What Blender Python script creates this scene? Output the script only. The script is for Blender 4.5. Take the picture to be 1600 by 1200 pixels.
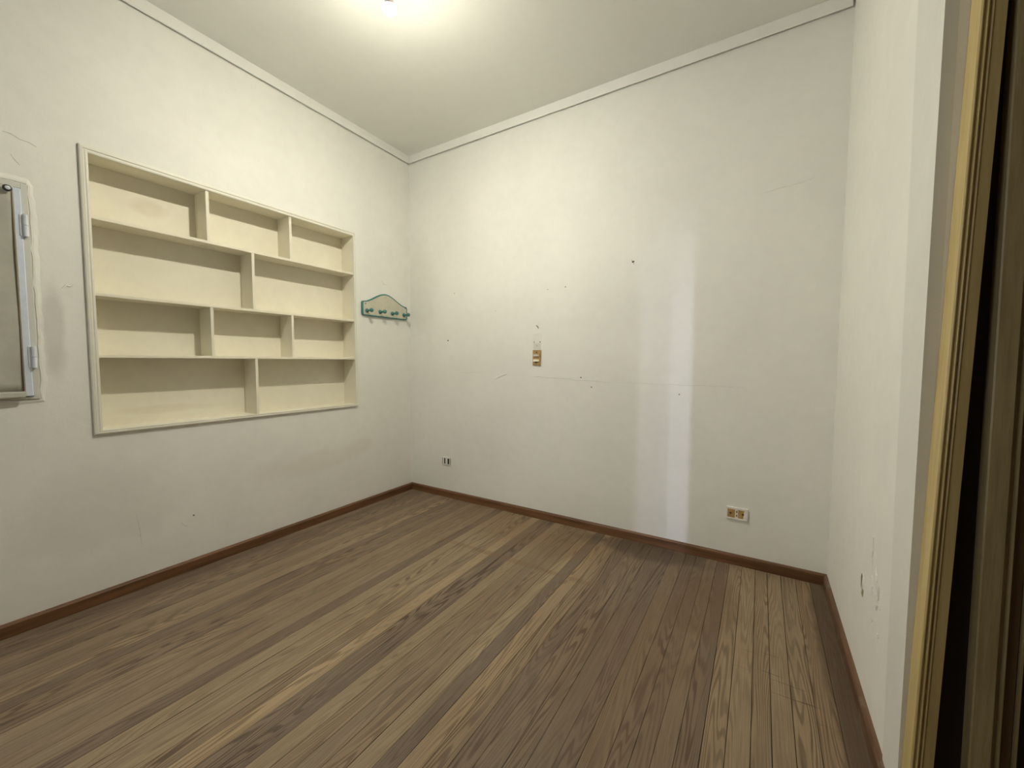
import bpy, bmesh, math, random
from mathutils import Matrix, Vector

for o in list(bpy.data.objects):
    bpy.data.objects.remove(o, do_unlink=True)
SC = bpy.context.scene
COL = SC.collection
rnd = random.Random(7)

# ------------------------------------------------------------------ camera
FPX, YAW, PITCH, ROLL = 622.54, -0.5489, -0.0569, 0.0035
CAM = Vector((2.957, -2.887, 1.30))
cd = bpy.data.cameras.new('camera')
cd.sensor_fit = 'HORIZONTAL'; cd.sensor_width = 36.0
cd.lens = FPX / 1600 * 36.0
cd.clip_start = 0.02
cam = bpy.data.objects.new('camera', cd); COL.objects.link(cam)
fw = Vector((math.sin(YAW) * math.cos(PITCH), math.cos(YAW) * math.cos(PITCH), math.sin(PITCH)))
ri = Vector((math.cos(YAW), -math.sin(YAW), 0)); up = ri.cross(fw)
r2 = ri * math.cos(ROLL) + up * math.sin(ROLL)
u2 = -ri * math.sin(ROLL) + up * math.cos(ROLL)
M = Matrix.Identity(4)
for i in range(3):
    M[i][0] = r2[i]; M[i][1] = u2[i]; M[i][2] = -fw[i]; M[i][3] = CAM[i]
cam.matrix_world = M
SC.camera = cam

# ------------------------------------------------------------------ world, assumed daylight lamp, exposure
w = bpy.data.worlds.new('world'); SC.world = w; w.use_nodes = True
w.node_tree.nodes['Background'].inputs[0].default_value = (0.95, 0.98, 1.0, 1)
w.node_tree.nodes['Background'].inputs[1].default_value = 2.3
# assumed daylight: unseen area lamp added behind the slits to cast the blue strip
STRIP_LAMP_POS = Vector((2.02, -7.2, 1.22))
ad = bpy.data.lights.new('assumed_daylight', 'AREA')
ad.shape = 'RECTANGLE'; ad.size = 0.04; ad.size_y = 0.70
ad.energy = 50.0; ad.color = (0.70, 0.74, 1.0)
al = bpy.data.objects.new('assumed_daylight', ad); COL.objects.link(al)
al.location = STRIP_LAMP_POS; al.rotation_euler = (math.radians(90), 0, 0)
BULB_STRENGTH = 1500.0
BULB_COLOR = (0.978, 0.938, 0.785)
vs = SC.view_settings
SC.display_settings.display_device = 'sRGB'
vs.view_transform = 'Standard'; vs.look = 'None'; vs.gamma = 1.0; vs.exposure = 0.84
try: vs.use_curve_mapping = False
except Exception: pass

# ------------------------------------------------------------------ room numbers (metres)
W = 3.3493; HM = 3.211; HC = 3.275; BB = 0.066; BT = 0.018
YF = -3.60           # wall behind the camera
YE = -1.435           # end of the right wall
XR = 4.10            # far side of the recess on the right
SL = 0.0098          # the right wall runs slightly out of square
def wx(y): return W + SL * y

# ------------------------------------------------------------------ node helpers
def mat(name):
    m = bpy.data.materials.new(name); m.use_nodes = True
    nt = m.node_tree
    return m, nt, nt.nodes['Principled BSDF']
def nd(nt, t, **kw):
    n = nt.nodes.new(t)
    for k, v in kw.items():
        if k.startswith('i_'):
            key = k[2:]
            n.inputs[int(key) if key.isdigit() else key].default_value = v
        else: setattr(n, k, v)
    return n
def mth(nt, op, a, b=None, c=None, clamp=False):
    n = nt.nodes.new('ShaderNodeMath'); n.operation = op; n.use_clamp = clamp
    for i, v in enumerate((a, b, c)):
        if v is None: continue
        if isinstance(v, (int, float)): n.inputs[i].default_value = v
        else: nt.links.new(v, n.inputs[i])
    return n.outputs[0]
def mixc(nt, fac, a, b, blend='MIX'):
    n = nt.nodes.new('ShaderNodeMix'); n.data_type = 'RGBA'; n.blend_type = blend
    for s, v in ((n.inputs[0], fac), (n.inputs[6], a), (n.inputs[7], b)):
        if isinstance(v, (int, float)): s.default_value = v
        elif isinstance(v, tuple): s.default_value = v if len(v) == 4 else (*v, 1)
        else: nt.links.new(v, s)
    return n.outputs[2]
def noise(nt, vec, scale, detail=2.0, rough=0.5, dist=0.0):
    n = nd(nt, 'ShaderNodeTexNoise'); n.inputs['Scale'].default_value = scale
    n.inputs['Detail'].default_value = detail; n.inputs['Roughness'].default_value = rough
    n.inputs['Distortion'].default_value = dist
    if vec is not None: nt.links.new(vec, n.inputs['Vector'])
    return n.outputs['Fac']
def mrange(nt, v, a, b, c=0.0, d=1.0, smooth=True):
    n = nd(nt, 'ShaderNodeMapRange'); n.interpolation_type = 'SMOOTHSTEP' if smooth else 'LINEAR'
    nt.links.new(v, n.inputs[0])
    for i, x in enumerate((a, b, c, d)): n.inputs[i + 1].default_value = x
    return n.outputs[0]
def position(nt): return nd(nt, 'ShaderNodeNewGeometry').outputs['Position']
def sep(nt, v):
    n = nd(nt, 'ShaderNodeSeparateXYZ'); nt.links.new(v, n.inputs[0]); return n.outputs
def vscale(nt, v, s):
    n = nd(nt, 'ShaderNodeVectorMath', operation='MULTIPLY'); nt.links.new(v, n.inputs[0]); n.inputs[1].default_value = s
    return n.outputs[0]
def bump(nt, bs, h, dist, strength=1.0):
    b = nd(nt, 'ShaderNodeBump'); b.inputs['Strength'].default_value = strength; b.inputs['Distance'].default_value = dist
    nt.links.new(h, b.inputs['Height']); nt.links.new(b.outputs[0], bs.inputs['Normal'])
def blot(nt, p, c, r, wob=0.6, ns=3.0):
    """irregular stain mask round a world point c with radii r"""
    s = nd(nt, 'ShaderNodeVectorMath', operation='SUBTRACT'); nt.links.new(p, s.inputs[0]); s.inputs[1].default_value = c
    q = vscale(nt, s.outputs[0], tuple(1.0 / k for k in r))
    l = nd(nt, 'ShaderNodeVectorMath', operation='LENGTH'); nt.links.new(q, l.inputs[0])
    n = noise(nt, p, ns, 4, 0.6)
    d = mth(nt, 'ADD', l.outputs['Value'], mth(nt, 'MULTIPLY', mth(nt, 'SUBTRACT', n, 0.5), wob * 2))
    return mrange(nt, d, 0.45, 1.05, 1.0, 0.0)

def paint(name, col, rough=0.75, var=0.05, bumpd=0.0012, dirt=None, fine=220.0):
    m, nt, bs = mat(name); p = position(nt)
    a = noise(nt, p, 1.3, 3, 0.55); b = noise(nt, p, 14, 4, 0.6)
    f = mth(nt, 'ADD', mth(nt, 'MULTIPLY', a, 0.7), mth(nt, 'MULTIPLY', b, 0.3))
    c = mixc(nt, mrange(nt, f, 0.3, 0.7), tuple(k * (1 - var) for k in col), tuple(min(1, k * (1 + var * 0.6)) for k in col))
    for (cc, rr, dc, amt) in (dirt or []):
        k = mth(nt, 'MULTIPLY', blot(nt, p, cc, rr), amt)
        c = mixc(nt, k, c, dc)
    nt.links.new(c, bs.inputs['Base Color']); bs.inputs['Roughness'].default_value = rough
    h = mth(nt, 'ADD', mth(nt, 'MULTIPLY', noise(nt, p, fine, 3, 0.6), 0.25), mth(nt, 'MULTIPLY', noise(nt, p, 9.0, 5, 0.55), 1.4))
    bump(nt, bs, h, bumpd)
    return m
def plain(name, col, rough=0.5, metal=0.0, var=0.08, ns=40.0, spec=0.5):
    m, nt, bs = mat(name); p = position(nt)
    n = noise(nt, p, ns, 4, 0.6)
    c = mixc(nt, mrange(nt, n, 0.3, 0.7), tuple(k * (1 - var) for k in col), tuple(min(1, k * (1 + var)) for k in col))
    nt.links.new(c, bs.inputs['Base Color']); bs.inputs['Roughness'].default_value = rough; bs.inputs['Metallic'].default_value = metal
    bs.inputs['Specular IOR Level'].default_value = spec
    return m

WALLC = (0.85, 0.84, 0.785)
M_LEFT = paint('left wall paint', WALLC, dirt=[
    ((0, -1.0, 0.50), (0.5, 0.55, 0.11), (0.72, 0.67, 0.58), 0.28), ((0, -0.62, 0.55), (0.5, 0.2, 0.1), (0.70, 0.63, 0.55), 0.26),
    ((0, -2.38, 1.45), (0.5, 0.05, 0.28), (0.45, 0.42, 0.36), 0.40), ((0, -2.25, 0.5), (0.5, 0.35, 0.3), (0.60, 0.58, 0.52), 0.25)])
M_BACK = paint('back wall paint', WALLC, dirt=[((0.15, 0, 2.0), (0.25, .5, 0.5), (0.7, 0.67, 0.58), 0.25)])
M_WALL = paint('wall paint', WALLC)
M_PATCH = paint('corner plaster', (0.76, 0.755, 0.70), bumpd=0.002)
M_CEIL = paint('ceiling paint', (0.80, 0.795, 0.74), rough=0.45, var=0.03, bumpd=0.0005)
M_TRIM = paint('cornice paint', (0.85, 0.84, 0.79), rough=0.6, var=0.03, bumpd=0.0006)
M_SHELF = paint('shelf paint', (0.845, 0.80, 0.655), rough=0.6, var=0.07, bumpd=0.0008,
    dirt=[((-.15, -1.95, 2.2), (0.2, 0.12, 0.06), (0.62, 0.52, 0.36), 0.35), ((-.15, -1.9, 1.0), (0.2, 0.3, 0.03), (0.62, 0.54, 0.38), 0.25)])
M_SHELFTRIM = paint('shelf trim paint', (0.80, 0.775, 0.68), rough=0.5, var=0.05, bumpd=0.0006)
M_CHIP = plain('bare plaster', (0.22, 0.18, 0.13), 0.9)
M_HOLE = plain('dark hole', (0.05, 0.04, 0.035), 0.9)
M_FLAKE = plain('peeling paint', (0.84, 0.83, 0.78), 0.7, var=0.04)
M_CRACK = plain('crack', (0.745, 0.73, 0.665), 0.9)
M_DARKGAP = plain('dusty underfloor', (0.02, 0.014, 0.01), 0.9)

# ------------------------------------------------------------------ wood
def wood_floor():
    m, nt, bs = mat('worn pine boards')
    oi = nd(nt, 'ShaderNodeObjectInfo'); tc = nd(nt, 'ShaderNodeTexCoord')
    p = position(nt); loc = tc.outputs['Object']
    x, y, z = sep(nt, loc)
    r = oi.outputs['Random']
    cb = nd(nt, 'ShaderNodeCombineXYZ')
    nt.links.new(mth(nt, 'MULTIPLY', x, 10.0), cb.inputs[0]); nt.links.new(mth(nt, 'MULTIPLY', y, 0.62), cb.inputs[1])
    nt.links.new(mth(nt, 'MULTIPLY', r, 173.0), cb.inputs[2])
    n1 = noise(nt, cb.outputs[0], 1.0, 2.0, 0.38)
    # tree-ring contours: straight where the tilt wins, flamed where the noise wins
    arg = mth(nt, 'ADD', mth(nt, 'MULTIPLY', n1, 170.0), mth(nt, 'MULTIPLY', x, 260.0))
    ring = mth(nt, 'MULTIPLY_ADD', mth(nt, 'SINE', arg), 0.5, 0.5)
    cf = nd(nt, 'ShaderNodeCombineXYZ')
    nt.links.new(mth(nt, 'MULTIPLY', x, 330.0), cf.inputs[0]); nt.links.new(mth(nt, 'MULTIPLY', y, 7.0), cf.inputs[1]); nt.links.new(mth(nt, 'MULTIPLY', r, 91.0), cf.inputs[2])
    fine = noise(nt, cf.outputs[0], 1.0, 3, 0.6)
    cl = nd(nt, 'ShaderNodeCombineXYZ')
    nt.links.new(mth(nt, 'MULTIPLY', x, 14.0), cl.inputs[0]); nt.links.new(mth(nt, 'MULTIPLY', y, 1.3), cl.inputs[1]); nt.links.new(mth(nt, 'MULTIPLY', r, 57.0), cl.inputs[2])
    tone = noise(nt, cl.outputs[0], 1.0, 4, 0.6)
    wear = noise(nt, p, 1.6, 4, 0.6)
    # ring contrast varies along and between boards
    amt = mth(nt, 'MULTIPLY', mrange(nt, tone, 0.35, 0.65, 0.2, 0.95), mrange(nt, r, 0.0, 1.0, 0.32, 1.1, False))
    base = oi.outputs['Color']
    light = mixc(nt, 1.0, base, (1.38, 1.34, 1.28), 'MULTIPLY')
    dark = mixc(nt, 1.0, base, (0.62, 0.56, 0.52), 'MULTIPLY')
    c = mixc(nt, mrange(nt, ring, 0.05, 0.70), dark, light)
    c = mixc(nt, amt, base, c)
    c = mixc(nt, mrange(nt, fine, 0.38, 0.62, 0.0, 0.42), c, mixc(nt, 1.0, c, (0.66, 0.62, 0.58), 'MULTIPLY'))
    c = mixc(nt, mrange(nt, tone, 0.3, 0.72, 0.0, 0.5), c, mixc(nt, 1.0, c, (0.76, 0.73, 0.70), 'MULTIPLY'))
    c = mixc(nt, mrange(nt, wear, 0.35, 0.7, 0.0, 0.4), c, mixc(nt, 1.0, c, (0.72, 0.66, 0.60), 'MULTIPLY'))
    # old stains: reddish wax left by furniture, dark grime by the skirting
    red = (0.195, 0.115, 0.062)
    for cc, rr, a, dc in (((1.55, -0.30, 0), (0.75, 0.30, 1), 0.42, red), ((2.55, -1.25, 0), (0.40, 0.75, 1), 0.28, red),
                          ((2.75, -0.55, 0), (0.22, 0.42, 1), 0.50, (0.16, 0.092, 0.05)),
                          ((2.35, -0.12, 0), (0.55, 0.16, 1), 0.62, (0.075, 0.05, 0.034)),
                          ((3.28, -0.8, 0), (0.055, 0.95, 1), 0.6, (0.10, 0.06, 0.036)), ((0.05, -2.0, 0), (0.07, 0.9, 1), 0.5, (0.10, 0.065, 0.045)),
                          ((1.6, -0.72, 0), (0.8, 0.035, 1), 0.45, red)):
        k = mth(nt, 'MULTIPLY', blot(nt, p, cc, rr, 0.55, 4.0), a)
        c = mixc(nt, k, c, dc)
    # scratches across the boards at the right
    sv = nd(nt, 'ShaderNodeMapping'); nt.links.new(p, sv.inputs[0]); sv.inputs['Rotation'].default_value = (0, 0, math.radians(24)); sv.inputs['Scale'].default_value = (2.2, 60, 1)
    sn = noise(nt, sv.outputs[0], 1.0, 2, 0.5)
    sm = mth(nt, 'MULTIPLY', mrange(nt, sn, 0.66, 0.70), blot(nt, p, (3.12, -0.95, 0), (0.24, 0.38, 1), 0.3))
    c = mixc(nt, mth(nt, 'MULTIPLY', sm, 0.55), c, (0.05, 0.03, 0.018))
    nt.links.new(c, bs.inputs['Base Color'])
    rg = mth(nt, 'ADD', 0.52, mth(nt, 'MULTIPLY', fine, 0.25)); nt.links.new(rg, bs.inputs['Roughness'])
    bs.inputs['Specular IOR Level'].default_value = 0.3
    h = mth(nt, 'ADD', mth(nt, 'MULTIPLY', ring, 0.5), fine)
    bump(nt, bs, h, 0.0006, 0.7)
    return m
def wood(name, ca, cb_, axis, rough=0.5, worn=None):
    m, nt, bs = mat(name); p = position(nt)
    s = [70.0, 70.0, 70.0]; s[axis] = 2.5
    n = noise(nt, vscale(nt, p, tuple(s)), 1.0, 4, 0.6)
    n2 = noise(nt, vscale(nt, p, tuple(k * (0.25 if i != axis else 0.6) for i, k in enumerate(s))), 1.0, 3, 0.6)
    f = mth(nt, 'ADD', mth(nt, 'MULTIPLY', n, 0.55), mth(nt, 'MULTIPLY', n2, 0.45))
    c = mixc(nt, mrange(nt, f, 0.32, 0.68), ca, cb_)
    if worn:
        c = mixc(nt, mrange(nt, noise(nt, vscale(nt, p, (9, 9, 9)), 1.0, 5, 0.65), 0.50, 0.62, 0, 0.7), c, worn)
    nt.links.new(c, bs.inputs['Base Color']); bs.inputs['Roughness'].default_value = rough
    bump(nt, bs, n, 0.0005)
    return m
M_FLOOR = wood_floor()
M_BASE_B = wood('skirting varnish back', (0.095, 0.040, 0.014), (0.22, 0.105, 0.046), 0, 0.42)
M_BASE_L = wood('skirting varnish left', (0.09, 0.038, 0.014), (0.195, 0.09, 0.038), 1, 0.42)
M_BASE_R = wood('skirting worn', (0.075, 0.032, 0.014), (0.20, 0.105, 0.055), 1, 0.55, (0.22, 0.17, 0.12))

# ------------------------------------------------------------------ mesh helpers
def link(name, me, m=None, parent=None, loc=None):
    o = bpy.data.objects.new(name, me); COL.objects.link(o)
    if m is not None and me is not None: me.materials.append(m)
    if parent is not None: o.parent = parent
    if loc is not None: o.location = loc
    return o
def mesh_bm(name, bm, m, parent=None, smooth=False, loc=None):
    bmesh.ops.recalc_face_normals(bm, faces=bm.faces)
    me = bpy.data.meshes.new(name); bm.to_mesh(me); bm.free()
    if smooth:
        for f in me.polygons: f.use_smooth = True
    return link(name, me, m, parent, loc)
def shade_auto(o, ang=35):
    me = o.data
    for f in me.polygons: f.use_smooth = True
    try: me.set_sharp_from_angle(angle=math.radians(ang))
    except Exception: pass
def boxm(bm, lo, hi):
    r = bmesh.ops.create_cube(bm, size=1.0)
    for v in r['verts']:
        v.co = Vector([lo[i] + (v.co[i] + 0.5) * (hi[i] - lo[i]) for i in range(3)])
    return r['verts']
def box(name, lo, hi, m, parent=None, bev=0.0, off=(0, 0, 0)):
    bm = bmesh.new(); boxm(bm, [lo[i] - off[i] for i in range(3)], [hi[i] - off[i] for i in range(3)])
    if bev: bmesh.ops.bevel(bm, geom=bm.edges[:], offset=bev, segments=2, profile=0.5, affect='EDGES')
    return mesh_bm(name, bm, m, parent)
def prism(name, pts, a, b, axis, m, parent=None, off=(0, 0, 0), shift=None):
    """profile pts (the two other axes in x,y,z order) swept along axis from a to b; shift moves the far end"""
    bm = bmesh.new(); rings = []
    for t, val in enumerate((a, b)):
        vsn = []
        for q in pts:
            c = [0, 0, 0]; k = 0
            for i in range(3):
                if i == axis: c[i] = val
                else: c[i] = q[k]; k += 1
            if shift and t: c = [c[i] + shift[i] for i in range(3)]
            vsn.append(bm.verts.new([c[i] - off[i] for i in range(3)]))
        rings.append(vsn)
    n = len(pts)
    for i in range(n): bm.faces.new((rings[0][i], rings[0][(i + 1) % n], rings[1][(i + 1) % n], rings[1][i]))
    bm.faces.new(rings[0]); bm.faces.new(rings[1][::-1])
    return mesh_bm(name, bm, m, parent)
def lathe(bm, prof, o, axis, seg=20):
    """prof: (distance along axis, radius)"""
    a = Vector(axis).normalized(); u = a.orthogonal().normalized(); v = a.cross(u)
    rings = []
    for d, r in prof:
        c = Vector(o) + a * d
        rings.append([bm.verts.new(c + (u * math.cos(t) + v * math.sin(t)) * max(r, 1e-5)) for t in [2 * math.pi * k / seg for k in range(seg)]])
    for A, B in zip(rings, rings[1:]):
        for k in range(seg): bm.faces.new((A[k], A[(k + 1) % seg], B[(k + 1) % seg], B[k]))
    bm.faces.new(rings[0]); bm.faces.new(rings[-1][::-1])
def torus(bm, c, axis, R_, r_, seg=20, rs=8):
    a = Vector(axis).normalized(); u = a.orthogonal().normalized(); v = a.cross(u)
    g = []
    for i in range(seg):
        t = 2 * math.pi * i / seg; d = u * math.cos(t) + v * math.sin(t)
        g.append([bm.verts.new(Vector(c) + d * (R_ + r_ * math.cos(s)) + a * r_ * math.sin(s)) for s in [2 * math.pi * k / rs for k in range(rs)]])
    for i in range(seg):
        for k in range(rs):
            bm.faces.new((g[i][k], g[(i + 1) % seg][k], g[(i + 1) % seg][(k + 1) % rs], g[i][(k + 1) % rs]))
def wall_grid(name, axis, pos, thick, ur, zr, holes, m):
    """wall slab at axis=pos, its body on the thick side, with rectangular holes (u0,u1,z0,z1)"""
    us = sorted({*ur, *[h[0] for h in holes], *[h[1] for h in holes]}); zs = sorted({*zr, *[h[2] for h in holes], *[h[3] for h in holes]})
    bm = bmesh.new(); vd = {}
    def V(u, z):
        if (u, z) not in vd:
            c = [0, 0, z]; c[axis] = pos; c[1 - axis] = u; vd[(u, z)] = bm.verts.new(c)
        return vd[(u, z)]
    for u0, u1 in zip(us, us[1:]):
        for z0, z1 in zip(zs, zs[1:]):
            uc, zc = (u0 + u1) / 2, (z0 + z1) / 2
            if any(h[0] < uc < h[1] and h[2] < zc < h[3] for h in holes): continue
            bm.faces.new((V(u0, z0), V(u1, z0), V(u1, z1), V(u0, z1)))
    r = bmesh.ops.extrude_face_region(bm, geom=bm.faces[:])
    d = [0, 0, 0]; d[axis] = thick
    for e in r['geom']:
        if isinstance(e, bmesh.types.BMVert): e.co += Vector(d)
    return mesh_bm(name, bm, m)
def struct(o, label=None):
    o['kind'] = 'structure'
    if label: o['label'] = label
    return o
def thing(name, label, cat, loc, group=None):
    o = bpy.data.objects.new(name, None); COL.objects.link(o); o.location = loc; o.empty_display_size = 0.05
    o['label'] = label; o['category'] = cat
    if group: o['group'] = group
    return o

# ------------------------------------------------------------------ shell
SH_Y0, SH_Y1, SH_Z0, SH_Z1, SH_D = -2.232, -0.655, 0.926, 2.357, 0.155
WN_Y0, WN_Y1, WN_Z0, WN_Z1 = -3.18, -2.440, 1.112, 2.120
wl = struct(wall_grid('wall_left', 0, 0.0, -0.30, (YF - 0.3, 0.0), (0.0, HC),
    [(SH_Y0 - .015, SH_Y1 + .015, SH_Z0 - .015, SH_Z1 + .015), (WN_Y0, WN_Y1, WN_Z0, WN_Z1)], M_LEFT))
wb = struct(wall_grid('wall_back', 1, 0.0, 0.30, (-0.3, XR), (0.0, HC), [], M_BACK))
# right wall: a block that ends at YE, its end face is the grey return
wr = struct(prism('wall_right', [(W, 0), (wx(YE), YE), (XR, YE), (XR, 0)], 0, HC, 2, M_WALL))
M_DIM = plain('bounce dimming brown', (0.16, 0.12, 0.08), 0.6)  # dark colour put on the unseen walls to cut bounced light
ws = struct(box('wall_recess', (XR, YF - 0.3, 0), (XR + 0.2, 0, HC), M_DIM))
# front wall behind the camera; its slit opening is assumed, to cast the daylight strips
def slit_x(xw, y=YF):   # where a ray from the added strip lamp to the back wall crosses the front wall
    t = (y - STRIP_LAMP_POS.y) / (0 - STRIP_LAMP_POS.y); return STRIP_LAMP_POS.x + (xw - STRIP_LAMP_POS.x) * t
def slit_z(zw, zs, y=YF):
    t = (y - STRIP_LAMP_POS.y) / (0 - STRIP_LAMP_POS.y); return zs + (zw - zs) * t
S_TOP = slit_z(2.45, STRIP_LAMP_POS.z - 0.35); S_BOT = 0.42
slits = [(2.246, 2.256), (2.272, 2.290), (2.308, 2.327), (2.344, 2.362), (2.378, 2.398), (2.410, 2.434), (2.446, 2.594)]  # slit edges set so the added lamp draws the strip's bands
OX0, OX1 = slit_x(2.10), slit_x(2.75)
wf = struct(wall_grid('wall_front', 1, YF, -0.12, (-0.3, XR + 0.2), (0.0, HC), [(OX0, OX1, S_BOT, S_TOP), (0.45, 1.65, 0.9, 2.4)], M_DIM))
edges = [OX0] + [slit_x(k) for s in slits for k in s] + [OX1]
M_SHUT = plain('added window paint', (0.55, 0.52, 0.44), 0.6)
sh = struct(box('window_slits_assumed', (OX0, YF - 0.02, S_TOP - 0.03), (OX1, YF, S_TOP), M_SHUT), 'assumed slatted shutter, unseen behind the camera, shaping the daylight strip')  # unseen slats, assumed in order to shape the daylight strip
for a, b in zip(edges[0::2], edges[1::2]):
    box('assumed_slat', (a, YF - 0.02, S_BOT), (b, YF, S_TOP - 0.03), M_SHUT, sh)
w3 = struct(box('window_fill_added', (0.45, YF - 0.08, 0.9), (0.49, YF - 0.03, 2.4), M_SHUT), 'fill window added in the unseen wall behind the camera')  # unseen window added so sky light fills the room
for lo, hi in (((1.61, YF - .08, .9), (1.65, YF - .03, 2.4)), ((.49, YF - .08, .9), (1.61, YF - .03, .94)), ((.49, YF - .08, 2.36), (1.61, YF - .03, 2.4)), ((1.03, YF - .08, .94), (1.07, YF - .03, 2.36))):
    box('window_frame', lo, hi, M_SHUT, w3)
pd = bpy.data.lights.new('fill_portal', 'AREA'); pd.shape = 'RECTANGLE'; pd.size = 1.2; pd.size_y = 1.5; pd.cycles.is_portal = True
po = bpy.data.objects.new('fill_portal', pd); COL.objects.link(po); po.location = (1.05, YF - 0.1, 1.65); po.rotation_euler = (math.radians(90), 0, 0)
# unseen dark box added so the strip's daylight can't leak through the fill window
M_BLOCK = plain('light block dark', (0.12, 0.12, 0.11), 0.9)
ps = struct(box('strip_light_block', (1.70, -7.5, 0), (1.76, YF - 0.12, 2.9), M_BLOCK))
for lo, hi in (((3.0, -7.5, 0), (3.06, YF - .12, 2.9)), ((1.70, -7.56, 0), (3.06, -7.5, 2.9)), ((1.70, -7.56, 2.9), (3.06, YF - .12, 2.96)), ((1.70, -7.56, -.06), (3.06, YF - .3, 0))):
    box('light_block_side', lo, hi, M_BLOCK, ps)
cl = struct(box('ceiling', (-0.3, YF - 0.3, HC), (XR + 0.2, 0.3, HC + 0.2), M_CEIL))

# floor: joists below, boards each an object of their own
fl = struct(box('floor', (-0.3, YF - 0.3, -0.20), (XR + 0.2, 0.3, -0.022), M_DARKGAP))
lines = [0.0]
known = [0.836, 0.905, 1.475, 1.545, 1.962, 2.03, 2.10, 2.168, 2.238, 2.317, 2.378, 2.453, 2.518, 2.597, 2.66, 2.72, 2.782, 2.853, 2.923, 2.995, 3.057, 3.125, 3.198, 3.268, 3.349]
def fill(a, b):
    n = max(1, round((b - a) / 0.0695)); return [a + (b - a) * k / n for k in range(1, n + 1)]
for k in known: lines += fill(lines[-1], k)
x = lines[-1]
while x < XR - 0.02: x = min(XR, x + 0.07); lines.append(x)
PAL = [(0.150, 0.108, 0.066), (0.128, 0.092, 0.058), (0.172, 0.125, 0.075), (0.118, 0.083, 0.054), (0.160, 0.113, 0.066), (0.138, 0.098, 0.058), (0.190, 0.140, 0.080), (0.108, 0.078, 0.053)]
prev = -1
for i, (a, b) in enumerate(zip(lines, lines[1:])):
    y0, y1 = -0.001, YF
    k = lambda x_, y_: x_ + SL * y_ * min(1.0, x_ / W)
    g = 0.0003 + rnd.random() * 0.0005
    if 2.8 < b < 3.2: g += 0.0004
    ch = 0.0007; zt = rnd.uniform(-0.0007, 0.0007)
    cxm = (k(a, y1 / 2) + k(b, y1 / 2)) / 2; org = Vector((cxm, y1 / 2, 0))
    bm = bmesh.new(); rr = []
    for y_ in (y0, y1):
        xa, xb = k(a, y_) + g, k(b, y_) - g
        rr.append([bm.verts.new(Vector(c) - org) for c in ((xa, y_, -0.02), (xa, y_, zt - ch), (xa + ch * 0.9, y_, zt), (xb - ch * 0.9, y_, zt), (xb, y_, zt - ch), (xb, y_, -0.02))])
    for j in range(6): bm.faces.new((rr[0][j], rr[0][(j + 1) % 6], rr[1][(j + 1) % 6], rr[1][j]))
    bm.faces.new(rr[0]); bm.faces.new(rr[1][::-1])
    o = mesh_bm('floor_board', bm, M_FLOOR, fl); o.location = org
    c = rnd.choice([q for q in range(len(PAL)) if q != prev]); prev = c
    col = PAL[c]
    xm = (a + b) / 2
    if 1.47 < xm < 1.55: col = (0.120, 0.088, 0.058)
    elif 1.40 < xm < 1.47: col = (0.215, 0.155, 0.085)
    elif 1.955 < xm < 2.03: col = (0.118, 0.086, 0.057)
    elif 2.03 < xm < 2.1: col = (0.20, 0.140, 0.078)
    elif 2.3 < xm < 2.46: col = (0.120, 0.088, 0.055)
    elif 2.85 < xm < 3.2: col = tuple(v * s for v, s in zip((0.19, 0.137, 0.080), [rnd.uniform(0.9, 1.1)] * 3))
    elif xm > 3.2: col = (0.165, 0.112, 0.064)
    if 3.27 < xm < 3.35: col = (0.11, 0.076, 0.046)
    lum = sum(col) / 3; col = tuple(1.75 * (v * 0.82 + lum * 0.18) for v in col)
    o.color = (*col, 1)

# cornice and skirting
cor = [(0, HM + 0.030), (0.015, HM + 0.030), (0.015, HM + 0.001), (0.019, HM - 0.001), (0.022, HM + 0.003), (0.030, HC), (0, HC)]
struct(prism('trim_1', [(x_, z_) for x_, z_ in cor], YF, -0.0005, 1, M_TRIM), 'flat white cornice along the top of the left wall')
t2 = struct(prism('trim_2', [(-x_, z_) for x_, z_ in cor], 0.0, W - 0.012, 0, M_TRIM), 'flat white cornice along the top of the back wall')
def bprof(s, h=BB, t=BT): return [(0, 0), (s * t, 0), (s * t, h - 0.010), (s * (t - 0.006), h - 0.001), (s * (t - 0.009), h), (0, h)]
struct(prism('baseboard_left', bprof(1), YF, -0.0005, 1, M_BASE_L))
struct(prism('baseboard_back', bprof(-1), 0.0, W, 0, M_BASE_B))
struct(prism('baseboard_right', [(W + a, b) for a, b in bprof(-1)], -BT, YE, 1, M_BASE_R, shift=(SL * YE, 0, 0)))

# ------------------------------------------------------------------ wear of the walls (parts of the walls)
def blobchip(name, wallo, axis, pos, u, z, ru, rz, m, t=0.0012, side=1, seed=0, n=9):
    r = random.Random(seed); pts = []
    for k in range(n):
        a = 2 * math.pi * k / n; q = r.uniform(0.6, 1.15); pts.append((u + math.cos(a) * ru * q, z + math.sin(a) * rz * q))
    bm = bmesh.new()
    def P(d, q):
        c = [0, 0, q[1]]; c[axis] = pos + side * d; c[1 - axis] = q[0]; return bm.verts.new(c)
    A = [P(-0.001, q) for q in pts]; B = [P(t * r.uniform(0.4, 1.0), (u + (q[0] - u) * 0.8, z + (q[1] - z) * 0.8)) for q in pts]
    for k in range(n): bm.faces.new((A[k], A[(k + 1) % n], B[(k + 1) % n], B[k]))
    bm.faces.new(B); bm.faces.new(A[::-1])
    return mesh_bm(name, bm, m, wallo)
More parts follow.
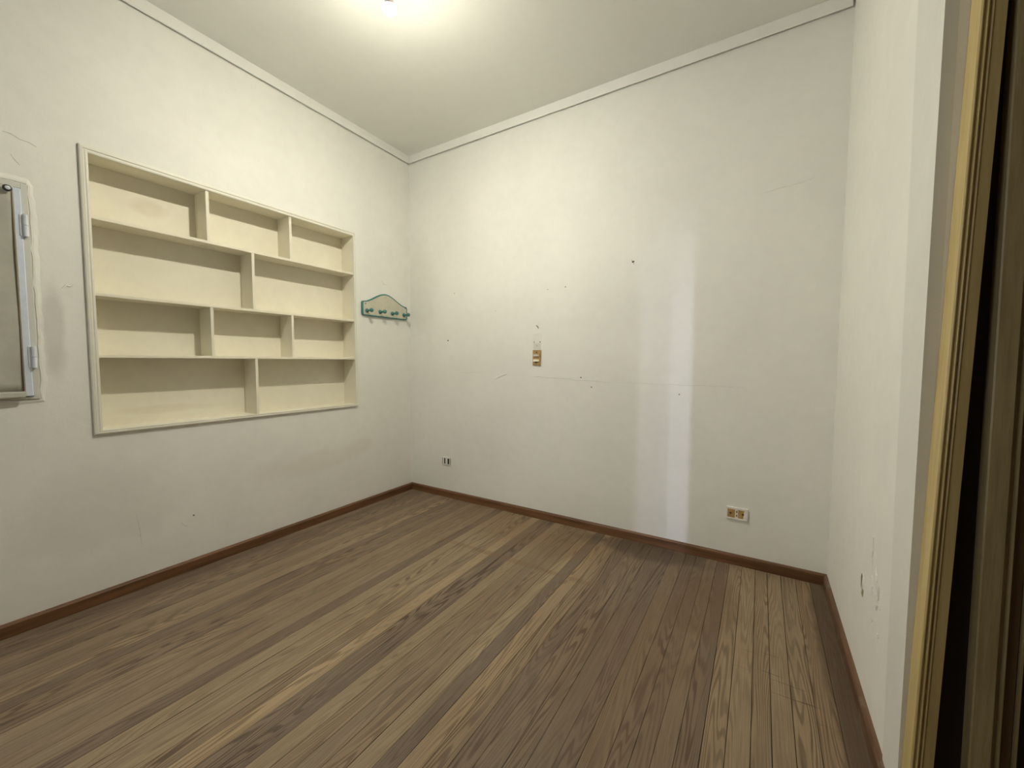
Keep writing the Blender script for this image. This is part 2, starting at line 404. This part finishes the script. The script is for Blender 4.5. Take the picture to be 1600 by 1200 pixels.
def scratch(name, wallo, axis, pos, pts, wd, m, t=0.0012, side=1):
    bm = bmesh.new(); n = len(pts); g = []
    for i, (u, z) in enumerate(pts):
        a = pts[max(0, i - 1)]; b = pts[min(n - 1, i + 1)]
        du, dz = b[0] - a[0], b[1] - a[1]; l = math.hypot(du, dz) or 1; nu, nz = -dz / l, du / l
        h = wd * (0.35 if i in (0, n - 1) else 1.0) / 2
        row = []
        for s, d in ((-1, -0.001), (-0.5, t), (0.5, t), (1, -0.001)):
            c = [0, 0, z + nz * h * s]; c[axis] = pos + side * d; c[1 - axis] = u + nu * h * s
            row.append(bm.verts.new(c))
        g.append(row)
    for i in range(n - 1):
        for k in range(4): bm.faces.new((g[i][k], g[i][(k + 1) % 4], g[i + 1][(k + 1) % 4], g[i + 1][k]))
    bm.faces.new(g[0]); bm.faces.new(g[-1][::-1])
    return mesh_bm(name, bm, m, wallo)
for i, (u, z, r) in enumerate([(2.191, 2.006, 0.011), (1.674, 1.878, 0.007), (1.521, 1.872, 0.005), (1.812, 1.177, 0.008), (1.897, 1.108, 0.008), (0.486, 1.491, 0.009), (0.564, 1.923, 0.006), (1.022, 1.735, 0.005), (2.52, 1.08, 0.007)]):
    blobchip('nail_hole', wb, 1, 0.0, u, z, r, r * 0.8, M_HOLE if i in (0, 3, 5) else M_CHIP, 0.0015, -1, i)
scratch('paint_scuff', wb, 1, 0.0, [(2.180, 2.02), (2.193, 2.004), (2.20, 1.985)], 0.006, M_CHIP, 0.0015, -1)
def wig(u0, u1, z0, z1, n, a, seed):
    r = random.Random(seed); return [(u0 + (u1 - u0) * k / n, z0 + (z1 - z0) * k / n + r.uniform(-a, a)) for k in range(n + 1)]
scratch('plaster_crack', wb, 1, 0.0, wig(1.38, 2.05, 1.178, 1.150, 14, 0.004, 1), 0.006, M_CRACK, 0.0015, -1)
scratch('plaster_crack', wb, 1, 0.0, wig(0.62, 0.86, 1.195, 1.20, 6, 0.004, 2), 0.006, M_CRACK, 0.0015, -1)
scratch('plaster_crack', wb, 1, 0.0, [(0.98, 1.155), (1.02, 1.148), (1.06, 1.165), (1.11, 1.185), (1.14, 1.19)], 0.012, M_WALL, 0.004, -1)
scratch('plaster_crack', wb, 1, 0.0, wig(2.05, 2.9, 1.150, 1.14, 14, 0.004, 3), 0.004, M_CRACK, 0.001, -1)
scratch('plaster_crack', wb, 1, 0.0, wig(2.95, 3.22, 2.32, 2.35, 6, 0.006, 4), 0.005, M_CRACK, 0.001, -1)
# left wall scratches
scratch('paint_scuff', wl, 0, 0.0, [(-2.13, 0.455), (-2.115, 0.45), (-2.108, 0.41), (-2.10, 0.33), (-2.095, 0.25)], 0.005, M_CRACK, 0.001)
scratch('paint_scuff', wl, 0, 0.0, [(-1.91, 0.315), (-1.905, 0.30), (-1.89, 0.285), (-1.87, 0.275)], 0.006, M_CRACK, 0.001)
blobchip('nail_hole', wl, 0, 0.0, -1.846, 0.335, 0.006, 0.006, M_CHIP, 0.0015, 1, 5)
scratch('paint_scuff', wl, 0, 0.0, [(-0.345, 2.035), (-0.332, 2.01), (-0.318, 2.003), (-0.298, 2.008)], 0.010, M_CRACK, 0.002)
scratch('paint_scuff', wl, 0, 0.0, [(-2.345, 1.655), (-2.33, 1.672), (-2.318, 1.668), (-2.305, 1.68)], 0.011, M_WALL, 0.003)
scratch('paint_scuff', wl, 0, 0.0, [(-2.48, 2.245), (-2.47, 2.225), (-2.455, 2.205)], 0.006, M_CRACK, 0.0015)
scratch('paint_scuff', wl, 0, 0.0, wig(-2.50, -2.40, 2.34, 2.315, 4, 0.004, 8), 0.006, M_CRACK, 0.0015)
# peeling paint on the right wall
def R(u, z): return (u, z)
PX = lambda y: wx(y)
def rchip(name, u, z, ru, rz, m, t, seed, n=10): return blobchip(name, wr, 0, PX(u), u, z, ru, rz, m, t, -1, seed, n)
rchip('paint_flake', -0.885, 0.437, 0.030, 0.050, M_FLAKE, 0.004, 11)
rchip('bare_plaster', -0.876, 0.445, 0.012, 0.050, M_CHIP, 0.005, 12, 18)
rchip('bare_plaster', -0.895, 0.415, 0.010, 0.030, plain('plaster core', (0.40, 0.33, 0.22), 0.9), 0.006, 13)
rchip('paint_flake', -1.075, 0.53, 0.024, 0.060, M_FLAKE, 0.005, 14, 16)
rchip('paint_flake', -1.105, 0.49, 0.020, 0.045, M_FLAKE, 0.006, 15, 16)
rchip('bare_plaster', -1.120, 0.505, 0.006, 0.040, M_CRACK, 0.005, 17, 12)
rchip('paint_flake', -1.02, 0.50, 0.020, 0.045, M_FLAKE, 0.004, 16)
for a, b, s in ((-1.135, 0.475, 21), (-1.10, 0.40, 22), (-1.05, 0.385, 23), (-1.14, 0.38, 24)):
    rchip('bare_plaster', a, b, 0.011, 0.008, M_CRACK, 0.003, s)
scratch('plaster_crack', wr, 0, PX(-1.03), [(-1.01, 0.67), (-1.018, 0.63), (-1.012, 0.60), (-1.03, 0.55)], 0.004, M_CRACK, 0.0025, -1)
# corner bead of newer plaster at the end of the right wall
bm = bmesh.new(); q = []
for z_, yb in ((BB, -1.275), (1.62, -1.22), (2.376, -1.185), (HC, -1.145)):
    ring = []
    for y_, d in ((yb, -0.001), (yb - 0.006, 0.004), (YE - 0.0005, 0.006), (YE - 0.0005, -0.02)):
        ring.append(bm.verts.new((wx(y_) - d, y_, z_)))
    q.append(ring)
for A, B in zip(q, q[1:]):
    for k in range(4): bm.faces.new((A[k], A[(k + 1) % 4], B[(k + 1) % 4], B[k]))
bm.faces.new(q[0]); bm.faces.new(q[-1][::-1])
mesh_bm('plaster_patch', bm, M_PATCH, wr)

# ------------------------------------------------------------------ built-in shelf
S0 = Vector((0, (SH_Y0 + SH_Y1) / 2, SH_Z0))
shf = thing('wall_shelf', 'cream built-in niche bookshelf with ten compartments in the left wall', 'shelf', S0)
def sbox(name, lo, hi, m=M_SHELF, bev=0.0012): return box(name, lo, hi, m, shf, bev, S0)
D = SH_D; T = 0.014
sbox('back_panel', (-D - 0.012, SH_Y0 - .012, SH_Z0 - .012), (-D, SH_Y1 + .012, SH_Z1 + .012))
sbox('side_board', (-D, SH_Y0 - .012, SH_Z0 - .012), (0.004, SH_Y0, SH_Z1 + .012))
sbox('side_board', (-D, SH_Y1, SH_Z0 - .012), (0.004, SH_Y1 + .012, SH_Z1 + .012))
sbox('top_board', (-D, SH_Y0, SH_Z1), (0.004, SH_Y1, SH_Z1 + .012))
sbox('bottom_board', (-D, SH_Y0, SH_Z0 - .012), (0.004, SH_Y1, SH_Z0))
zz = [2.031, 1.635, 1.311]
for z_ in zz: sbox('shelf_board', (-D, SH_Y0, z_), (0.002, SH_Y1, z_ + 0.017))
rows = [(zz[0] + .017, SH_Z1, (-1.708, -1.188)), (zz[1] + .017, zz[0], (-1.452,)), (zz[2] + .017, zz[1], (-1.706, -1.189)), (SH_Z0, zz[2], (-1.450,))]
for z0, z1, ys in rows:
    for y_ in ys: sbox('divider', (-D, y_ - 0.009, z0), (0.001, y_ + 0.009, z1))
# moulded face frame with mitred corners
fo = (SH_Y0 - 0.031, SH_Y1 + 0.018, SH_Z0 - 0.020, SH_Z1 + 0.033)
def mitre(name, A, B, Ai, Bi, parent):
    """moulding between outer corners A,B and inner corners Ai,Bi in the (y,z) plane"""
    bm = bmesh.new(); g = []
    for o_, i_ in ((A, Ai), (B, Bi)):
        row = []
        for t, h in ((0, 0.0), (0.0, 0.011), (0.12, 0.014), (0.42, 0.015), (0.5, 0.011), (0.62, 0.011), (0.72, 0.013), (0.94, 0.012), (1.0, 0.009), (1.0, 0.0)):
            row.append(bm.verts.new(Vector((h, o_[0] + (i_[0] - o_[0]) * t, o_[1] + (i_[1] - o_[1]) * t)) - S0))
        g.append(row)
    n = len(g[0])
    for k in range(n): bm.faces.new((g[0][k], g[0][(k + 1) % n], g[1][(k + 1) % n], g[1][k]))
    bm.faces.new(g[0]); bm.faces.new(g[1][::-1])
    return mesh_bm(name, bm, M_SHELFTRIM, parent)
O = [(fo[0], fo[2]), (fo[1], fo[2]), (fo[1], fo[3]), (fo[0], fo[3])]
I = [(SH_Y0 + .002, SH_Z0 + .002), (SH_Y1 - .002, SH_Z0 + .002), (SH_Y1 - .002, SH_Z1 - .002), (SH_Y0 + .002, SH_Z1 - .002)]
for k in range(4): mitre('frame_moulding', O[k], O[(k + 1) % 4], I[k], I[(k + 1) % 4], shf)
# open joint between the frame and the wall at the left
box('joint_gap', (0.0, fo[0] - 0.003, fo[2] + 0.01), (0.0012, fo[0], fo[3]), M_CRACK, shf, 0, S0)

# ------------------------------------------------------------------ coat rack
R0 = Vector((0, -0.32, 1.70))
rk = thing('coat_rack', 'cream peg coat rack with teal rim and four teal pegs in the corner', 'coat rack', R0)
M_RACK = plain('rack cream', (0.60, 0.57, 0.45), 0.55, var=0.06, ns=18)
M_TEAL = plain('teal paint', (0.060, 0.215, 0.20), 0.4, var=0.12)
def smooth_outline():
    ya, yb, z0 = -0.583, -0.058, 1.697
    pts = []
    def arc(cy, cz, r, a0, a1, n=6):
        for k in range(n + 1):
            a = math.radians(a0 + (a1 - a0) * k / n); pts.append((cy + r * math.cos(a), cz + r * math.sin(a)))
    arc(ya + 0.022, z0 + 0.022, 0.022, 180, 270)
    arc(yb - 0.022, z0 + 0.022, 0.022, 270, 360)
    arc(yb - 0.020, 1.826 - 0.020, 0.020, 0, 80)
    n = 26; ym = (ya + yb) / 2
    for k in range(1, n):
        t = k / n; y_ = (yb - 0.02) + ((ya + 0.02) - (yb - 0.02)) * t
        s = 1 - abs(2 * t - 1); e = s * s * (3 - 2 * s)
        pts.append((y_, 1.826 + 0.088 * (0.55 * e + 0.45 * math.sin(s * math.pi / 2) ** 1.6)))
    arc(ya + 0.020, 1.826 - 0.020, 0.020, 100, 180)
    return pts
ol = smooth_outline()
def inset(pts, d):
    n = len(pts); out = []
    for i in range(n):
        a, b = Vector(pts[i - 1]), Vector(pts[(i + 1) % n]); t = (b - a).normalized()
        out.append((pts[i][0] - t.y * d, pts[i][1] + t.x * d))
    return out
bm = bmesh.new(); L_ = []
for d, x_ in ((0, 0.001), (0, 0.016), (0.003, 0.020), (0.0105, 0.0205), (0.0118, 0.017), (0.0118, 0.001)):
    L_.append([bm.verts.new(Vector((x_, a, b)) - R0) for a, b in inset(ol, d)])
n = len(ol)
for k in range(len(L_)):
    A, B = L_[k], L_[(k + 1) % len(L_)]
    for i in range(n): bm.faces.new((A[i], A[(i + 1) % n], B[(i + 1) % n], B[i]))
rim = mesh_bm('rim', bm, M_TEAL, rk); shade_auto(rim)
bm = bmesh.new(); io = inset(ol, 0.0112)
A = [bm.verts.new(Vector((0.001, a, b)) - R0) for a, b in io]; B = [bm.verts.new(Vector((0.0185, a, b)) - R0) for a, b in io]
for i in range(n): bm.faces.new((A[i], A[(i + 1) % n], B[(i + 1) % n], B[i]))
bm.faces.new(B); bm.faces.new(A[::-1])
mesh_bm('back_plate', bm, M_RACK, rk)
bm = bmesh.new()
lathe(bm, [(0, 0.018), (0.004, 0.019), (0.010, 0.0165), (0.016, 0.011), (0.024, 0.0088), (0.040, 0.0088), (0.046, 0.012), (0.053, 0.0165), (0.062, 0.0182), (0.070, 0.0165), (0.076, 0.010), (0.078, 0.001)], (0, 0, 0), (1, 0, 0), 20)
pg = mesh_bm('peg', bm, M_TEAL, rk, True, Vector((0.0185, -0.535, 1.742)) - R0)
for y_ in (-0.390, -0.248, -0.105):
    o = pg.copy(); COL.objects.link(o); o.parent = rk; o.location = Vector((0.0185, y_, 1.744)) - R0
bm = bmesh.new(); lathe(bm, [(0, 0.0052), (0.002, 0.0052), (0.0035, 0.003)], (0, 0, 0), (1, 0, 0), 12)
s1 = mesh_bm('screw', bm, plain('screw head', (0.13, 0.09, 0.06), 0.5, 0.5), rk, True, Vector((0.0185, -0.548, 1.802)) - R0)
s2 = s1.copy(); COL.objects.link(s2); s2.parent = rk; s2.location = Vector((0.0185, -0.083, 1.812)) - R0

# ------------------------------------------------------------------ small window with a cloth on the left wall
M_WFR = paint('window frame paint', (0.66, 0.66, 0.60), rough=0.5, var=0.05, bumpd=0.0008)
M_SASH = plain('white sash with daylight tint', (0.74, 0.82, 0.95), 0.30, 0.0, var=0.03)  # blue reflection of daylight is put into the white metal's colour
M_HINGE = plain('hinge metal', (0.80, 0.85, 0.92), 0.30, 0.15, var=0.04)
M_GLASS, ntg, bg = mat('window glass'); bg.inputs['Base Color'].default_value = (0.10, 0.12, 0.13, 1); bg.inputs['Roughness'].default_value = 0.08
nz = noise(ntg, position(ntg), 6.0, 2); ntg.links.new(mrange(ntg, nz, 0, 1, 0.05, 0.15), bg.inputs['Roughness'])
win = struct(box('window_1', (-0.06, WN_Y0, WN_Z0), (-0.045, WN_Y1, WN_Z1), M_GLASS), 'small hinged window at the left edge, covered with a grey cloth')
for lo, hi in (((-.045, WN_Y1 - .020, WN_Z0), (.010, WN_Y1 + .001, WN_Z1)), ((-.045, WN_Y0, WN_Z0), (.010, WN_Y0 + .020, WN_Z1)),
               ((-.045, WN_Y0 + .02, WN_Z1 - .025), (.010, WN_Y1 - .02, WN_Z1)), ((-.045, WN_Y0 + .02, WN_Z0), (.010, WN_Y1 - .02, WN_Z0 + .012))):
    box('window_frame', lo, hi, M_WFR, win, 0.002)
sa = box('sash', (-.045, WN_Y1 - .060, WN_Z0 + .015), (.020, WN_Y1 - .020, WN_Z1 - .028), M_SASH, win, 0.004)
box('sash', (-.045, WN_Y0 + .020, WN_Z0 + .015), (.020, WN_Y0 + .060, WN_Z1 - .028), M_SASH, win, 0.004)
box('sash', (-.045, WN_Y0 + .060, WN_Z1 - .068), (.016, WN_Y1 - .060, WN_Z1 - .028), M_SASH, win, 0.004)
box('sash', (-.045, WN_Y0 + .060, WN_Z0 + .015), (.016, WN_Y1 - .060, WN_Z0 + .055), M_SASH, win, 0.004)
for zc in (1.925, 1.312):
    bm = bmesh.new(); lathe(bm, [(0, 0.006), (0.001, 0.0085), (0.049, 0.0085), (0.050, 0.006)], (0.026, WN_Y1 - .013, zc + 0.001), (0, 0, 1), 16)
    h = mesh_bm('hinge', bm, M_HINGE, win); shade_auto(h)
    bm = bmesh.new(); lathe(bm, [(0, 0.006), (0.001, 0.0085), (0.049, 0.0085), (0.050, 0.006)], (0.026, WN_Y1 - .013, zc - 0.051), (0, 0, 1), 16)
    o = mesh_bm('knuckle', bm, M_HINGE, h); shade_auto(o)
    box('hinge_leaf', (0.009, WN_Y1 - .030, zc - 0.05), (0.023, WN_Y1 - .006, zc + 0.05), M_HINGE, h, 0.001)
# uneven plaster lip round the window
rl = random.Random(3); bm = bmesh.new(); g = []
path = [(WN_Y0, WN_Z1 + .012)] + [(WN_Y0 + (WN_Y1 - WN_Y0) * k / 16, WN_Z1 + .012 + rl.uniform(-.004, .006)) for k in range(1, 16)] + [(WN_Y1 + .002, WN_Z1 + .012), (WN_Y1 + .012, WN_Z1 - .004)] + \
       [(WN_Y1 + .012 + rl.uniform(-.003, .004), WN_Z1 + (WN_Z0 - WN_Z1) * k / 24) for k in range(1, 24)] + [(WN_Y1 + .010, WN_Z0 - .008)] + [(WN_Y1 + (WN_Y0 - WN_Y1) * k / 12, WN_Z0 - .010 + rl.uniform(-.003, .003)) for k in range(1, 13)]
for i, (a, b) in enumerate(path):
    p0 = Vector(path[max(0, i - 1)]); p1 = Vector(path[min(len(path) - 1, i + 1)]); t = (p1 - p0).normalized(); nn = Vector((-t.y, t.x))
    row = []
    for s, h in ((-0.010, -0.001), (-0.008, 0.004), (0.000, 0.004 + rl.uniform(-.001, .001)), (0.016 + rl.uniform(-.004, .006), -0.001)):
        row.append(bm.verts.new((h, a + nn.x * s, b + nn.y * s)))
    g.append(row)
for A, B in zip(g, g[1:]):
    for k in range(4): bm.faces.new((A[k], A[(k + 1) % 4], B[(k + 1) % 4], B[k]))
bm.faces.new(g[0]); bm.faces.new(g[-1][::-1])
mesh_bm('plaster_lip', bm, M_LEFT, wl)
# cloth
C0 = Vector((0.03, -2.80, 1.12))
cloth = thing('window_cloth', 'grey beige cloth hung over the small window at the left edge', 'cloth', C0)
def cloth_mat():
    m, nt, bs = mat('cotton cloth'); p = position(nt)
    n = noise(nt, p, 7.0, 4, 0.6)
    c = mixc(nt, mrange(nt, n, 0.3, 0.7), (0.46, 0.45, 0.38), (0.54, 0.53, 0.46))
    nt.links.new(c, bs.inputs['Base Color']); bs.inputs['Roughness'].default_value = 0.95
    bump(nt, bs, noise(nt, p, 500.0, 2), 0.0004); return m
M_CLOTH = cloth_mat()
def cloth_sheet(name, ya, yb, z0, z1, x0, th, parent, ny=28, nz_=24, amp=0.006):
    bm = bmesh.new(); F = []; Bk = []
    for j in range(nz_ + 1):
        v = j / nz_; rf = []; rb = []
        for i in range(ny + 1):
            u = i / ny; z_ = z0 + (z1 - z0) * v
            edge = yb + 0.003 * math.sin(v * 3.0) + 0.004 * v
            y_ = ya + (edge - ya) * u
            xx = x0 + amp * math.sin(u * 17 + v * 2) * (0.4 + 0.6 * (1 - v)) + 0.002 * math.sin(v * 9 + u * 5)
            rf.append(bm.verts.new(Vector((xx, y_, z_)) - C0)); rb.append(bm.verts.new(Vector((xx - th, y_, z_)) - C0))
        F.append(rf); Bk.append(rb)
    for j in range(nz_):
        for i in range(ny):
            bm.faces.new((F[j][i], F[j][i + 1], F[j + 1][i + 1], F[j + 1][i])); bm.faces.new((Bk[j][i], Bk[j + 1][i], Bk[j + 1][i + 1], Bk[j][i + 1]))
    for j in range(nz_):
        for i in (0, ny): bm.faces.new((F[j][i], F[j + 1][i], Bk[j + 1][i], Bk[j][i]))
    for i in range(ny):
        for j in (0, nz_): bm.faces.new((F[j][i], F[j][i + 1], Bk[j][i + 1], Bk[j][i]))
    return mesh_bm(name, bm, M_CLOTH, parent, True)
cloth_sheet('cloth_panel', -3.14, -2.489, 1.150, 2.092, 0.030, 0.003, cloth, amp=0.0025)
cloth_sheet('hem', -3.14, -2.489, 1.118, 1.151, 0.033, 0.006, cloth, nz_=3, amp=0.0025)
seam = box('side_hem', (0.026, -2.4905, 1.15), (0.0345, -2.4860, 2.075), plain('hem stitching', (0.33, 0.27, 0.19), 0.9), cloth, 0.001, C0)
bm = bmesh.new(); torus(bm, (0, 0, 0), (1, 0, 0), 0.011, 0.0042)
ey = mesh_bm('eyelet', bm, plain('eyelet brass', (0.10, 0.10, 0.10), 0.3, 0.8), cloth, True, Vector((0.047, -2.503, 2.074)) - C0)
bm = bmesh.new(); lathe(bm, [(-0.04, 0.004), (0.006, 0.004), (0.008, 0.009), (0.011, 0.006), (0.012, 0.001)], (0, 0, 0), (1, 0, 0), 12)
mesh_bm('hook_pin', bm, M_HINGE, cloth, True, Vector((0.046, -2.503, 2.074)) - C0)

# ------------------------------------------------------------------ electrical plates
M_OCHRE = plain('aged ochre bakelite', (0.42, 0.27, 0.095), 0.45, var=0.12)
M_OCHRE2 = plain('aged ochre module', (0.46, 0.30, 0.10), 0.4, var=0.15)
M_IVORY = plain('ivory plastic', (0.80, 0.74, 0.58), 0.4, var=0.04)
M_WHITEP = plain('white plastic', (0.82, 0.80, 0.74), 0.4, var=0.04)
M_SCREW = plain('rusty screw', (0.09, 0.045, 0.02), 0.6)
def disc(name, parent, c, r, m, d=0.003, org=None):
    bm = bmesh.new(); lathe(bm, [(0, r), (d * 0.7, r), (d, r * 0.7)], Vector(c) - org, (0, -1, 0), 12); return mesh_bm(name, bm, m, parent)
# switch
P0 = Vector((1.431, 0, 1.267))
sw = thing('wall_switch', 'old ochre two-gang wall switch in the middle of the back wall', 'switch', P0)
box('switch_plate', (1.393, -0.009, 1.267), (1.468, 0.0, 1.392), M_OCHRE, sw, 0.003, P0)
for z0, tilt in ((1.340, 1), (1.298, -1)):
    bm = bmesh.new()
    pr = [(-0.009, z0), (-0.009, z0 + 0.018), (-0.017 if tilt > 0 else -0.012, z0 + 0.017), (-0.012 if tilt > 0 else -0.017, z0 + 0.001)]
    vsA = [[bm.verts.new(Vector((x_, y_, z_)) - P0) for y_, z_ in pr] for x_ in (1.402, 1.453)]
    for k in range(4): bm.faces.new((vsA[0][k], vsA[0][(k + 1) % 4], vsA[1][(k + 1) % 4], vsA[1][k]))
    bm.faces.new(vsA[0]); bm.faces.new(vsA[1][::-1]); mesh_bm('rocker', bm, M_IVORY, sw)
    box('rocker_slot', (1.408, -0.0105, z0 - 0.007), (1.450, -0.008, z0), plain('slot shade', (0.16, 0.09, 0.03), 0.7), sw, 0, P0)
disc('screw', sw, (1.4305, -0.0085, 1.373), 0.0055, M_SCREW, org=P0)
disc('screw', sw, (1.4265, -0.0085, 1.288), 0.0070, M_SCREW, org=P0)
# pale patch left by an old plate above it
pt = box('plaster_patch', (1.397, -0.0015, 1.395), (1.464, 0.0005, 1.447), paint('filler', (0.72, 0.70, 0.63)), wb)
box('plaster_patch', (1.393, -0.0010, 1.449), (1.470, 0.0005, 1.520), paint('filler new', (0.83, 0.82, 0.76)), wb)
for a, b, r in ((1.403, 1.458, 0.006), (1.457, 1.458, 0.006), (1.430, 1.427, 0.004)): blobchip('nail_hole', wb, 1, 0, a, b, r, r * 1.3, M_CHIP, 0.003, -1, int(a * 1000))
scratch('paint_scuff', wb, 1, 0, [(1.393, 1.520), (1.41, 1.519), (1.44, 1.523), (1.468, 1.522)], 0.006, M_CRACK, 0.002, -1)
scratch('paint_scuff', wb, 1, 0, [(1.418, 1.592), (1.428, 1.588), (1.438, 1.575), (1.443, 1.565)], 0.010, M_CHIP, 0.002, -1)
# left outlet
P1 = Vector((0.458, 0, 0.310))
o1 = thing('power_outlet', 'small white outlet with two black slots near the left corner', 'outlet', P1)
box('outlet_plate', (0.408, -0.008, 0.308), (0.514, 0.0, 0.384), M_WHITEP, o1, 0.002, P1)
for xa, xb in ((0.438, 0.452), (0.480, 0.499)): box('socket_slot', (xa, -0.0092, 0.320), (xb, -0.0075, 0.374), plain('slot black', (0.008, 0.007, 0.006), 0.6), o1, 0.0004, P1)
box('module', (0.455, -0.0095, 0.320), (0.477, -0.007, 0.374), M_WHITEP, o1, 0.0008, P1)
for xa in (0.415, 0.508): box('module_gap', (xa, -0.0086, 0.318), (xa + 0.006, -0.0075, 0.376), plain('gap grey', (0.22, 0.19, 0.15), 0.7), o1, 0.0003, P1)
# right outlet
P2 = Vector((2.885, 0, 0.292))
o2 = thing('power_outlet', 'white outlet frame with ochre modules near the right corner', 'outlet', P2)
for lo, hi in (((2.826, -.012, .358), (2.944, 0, .372)), ((2.826, -.012, .292), (2.944, 0, .304)), ((2.826, -.010, .304), (2.831, 0, .358)), ((2.930, -.012, .304), (2.944, 0, .358))):
    box('outlet_frame', lo, hi, M_WHITEP, o2, 0.002, P2)
box('module', (2.831, -.009, .304), (2.872, 0, .358), M_OCHRE2, o2, 0.001, P2)
box('module', (2.892, -.009, .304), (2.930, 0, .358), M_OCHRE2, o2, 0.001, P2)
cm_ = box('socket_module', (2.873, -.011, .304), (2.891, 0, .358), M_IVORY, o2, 0.001, P2)
for z_ in (.345, .320): disc('socket_hole', cm_, (2.882, -.0105, z_), 0.0042, M_HOLE, 0.0012, P2)
disc('screw', o2, (2.848, -.0085, .332), 0.0062, M_SCREW, org=P2); disc('screw', o2, (2.917, -.0085, .334), 0.0062, M_SCREW, org=P2)
prism('paint_smear', [(2.918, .304), (2.930, .304), (2.930, .356), (2.924, .356)], -0.0105, -0.0085, 1, M_WHITEP, o2, P2)

# ------------------------------------------------------------------ door joinery on the return at the right
def paintwood(name, c, c2, rough=0.55):
    m, nt, bs = mat(name); p = position(nt)
    n = noise(nt, vscale(nt, p, (60, 60, 3)), 1.0, 5, 0.65)
    col = mixc(nt, mrange(nt, n, 0.35, 0.62), c, c2)
    nt.links.new(col, bs.inputs['Base Color']); bs.inputs['Roughness'].default_value = rough; bump(nt, bs, n, 0.0006); return m
M_CASE = paintwood('yellowed gloss paint', (0.52, 0.40, 0.17), (0.60, 0.47, 0.21), 0.4)
M_CASE2 = paintwood('dirty cream paint', (0.34, 0.27, 0.13), (0.44, 0.36, 0.19), 0.45)
M_DARKW = wood('dark stained wood', (0.012, 0.006, 0.004), (0.022, 0.011, 0.008), 2, 0.6)
M_BEAD = wood('brown worn bead', (0.10, 0.055, 0.022), (0.17, 0.10, 0.045), 2, 0.45)
LEAN = 0.0196
XC = 3.3320
cas = struct(prism('trim_3', [(XC, YE - .001), (XC, YE - .062), (XC + .003, YE - .064), (XC + .005, YE - .064), (XC + .006, YE - .060), (XC + .009, YE - .060), (XC + .010, YE - .064),
    (XC + .012, YE - .065), (XC + .014, YE - .064), (XC + .015, YE - .058), (XC + .018, YE - .058), (XC + .019, YE - .062), (XC + .021, YE - .063), (XC + .0225, YE - .062), (XC + .0235, YE - .060),
    (XC + .043, YE - .060), (XC + .043, YE - .001)], 0, 3.0, 2, M_CASE, shift=(LEAN * 3.0, 0, 0)), 'yellowed moulded door casing leaning out of plumb at the right')
dr = struct(prism('door_1', [(3.362, 0), (3.95, 0), (3.95, 2.9), (3.362 + LEAN * 2.9, 2.9)], YE - .012, YE - .001, 1, M_DARKW), 'dark wooden door with cream moulded stile at the right edge')
XD = 3.444
st = prism('stile', [(XD, YE - .012), (XD, YE - .050), (XD + .003, YE - .052), (XD + .036, YE - .052), (XD + .038, YE - .046), (XD + .040, YE - .012)], 0, 2.88, 2, M_CASE2, dr, shift=(-0.013, 0, 0))
prism('bead', [(XD + .040, YE - .012), (XD + .040, YE - .040), (XD + .047, YE - .040), (XD + .048, YE - .047), (XD + .052, YE - .047), (XD + .053, YE - .036), (XD + .056, YE - .012)], 0, 2.88, 2, M_CASE2, dr, shift=(-0.013, 0, 0))
prism('bead', [(XD + .056, YE - .012), (XD + .056, YE - .034), (XD + .076, YE - .030), (XD + .078, YE - .012)], 0, 2.88, 2, M_BEAD, dr, shift=(-0.013, 0, 0))
prism('bead', [(XD + .078, YE - .012), (XD + .078, YE - .038), (XD + .083, YE - .038), (XD + .085, YE - .012)], 0, 2.88, 2, M_CASE2, dr, shift=(-0.013, 0, 0))

# ------------------------------------------------------------------ ceiling lamp
LB = Vector((1.337, -1.424, 3.062))       # centre of the bulb
lamp = thing('ceiling_lamp', 'lit bare bulb in a socket hanging from the ceiling', 'lamp', (LB.x, LB.y, HC))
L0 = Vector((LB.x, LB.y, HC))
bm = bmesh.new(); lathe(bm, [(0, 0.055), (-0.008, 0.056), (-0.022, 0.040), (-0.028, 0.016)], (0, 0, 0), (0, 0, 1), 28)
o = mesh_bm('ceiling_rose', bm, M_IVORY, lamp); shade_auto(o)
bm = bmesh.new(); lathe(bm, [(-0.027, 0.005), (-0.115, 0.005)], (0, 0, 0), (0, 0, 1), 10)
mesh_bm('cord', bm, M_IVORY, lamp, True)
bm = bmesh.new(); lathe(bm, [(-0.110, 0.010), (-0.116, 0.018), (-0.124, 0.021), (-0.168, 0.021), (-0.170, 0.017)], (0, 0, 0), (0, 0, 1), 24)
o = mesh_bm('socket', bm, plain('yellowed bakelite socket', (0.70, 0.60, 0.32), 0.4), lamp); shade_auto(o)
bm = bmesh.new()
zc = LB.z - HC
prof = []
for k in range(0, 15):
    a = math.radians(2 - 92 * k / 14); prof.append((zc - 0.004 + 0.020 * math.sin(a), 0.034 * math.cos(a)))
lathe(bm, prof, (0, 0, 0), (0, 0, 1), 32)
bh = bmesh.new(); lathe(bh, [(-0.166, 0.015), (-0.172, 0.018), (zc - 0.0030, 0.0345), (zc - 0.0033, 0.0340)], (0, 0, 0), (0, 0, 1), 32)  # opaque cone added to keep the bulb's direct light off the ceiling
o = mesh_bm('bulb_shield', bh, M_WHITEP, lamp); shade_auto(o)
mb, nt, bs = mat('lit bulb'); nt.nodes.remove(bs)
em = nd(nt, 'ShaderNodeEmission'); em.inputs[0].default_value = (*BULB_COLOR, 1); em.inputs[1].default_value = BULB_STRENGTH
nt.links.new(em.outputs[0], nt.nodes['Material Output'].inputs[0])
mesh_bm('bulb', bm, mb, lamp, True)
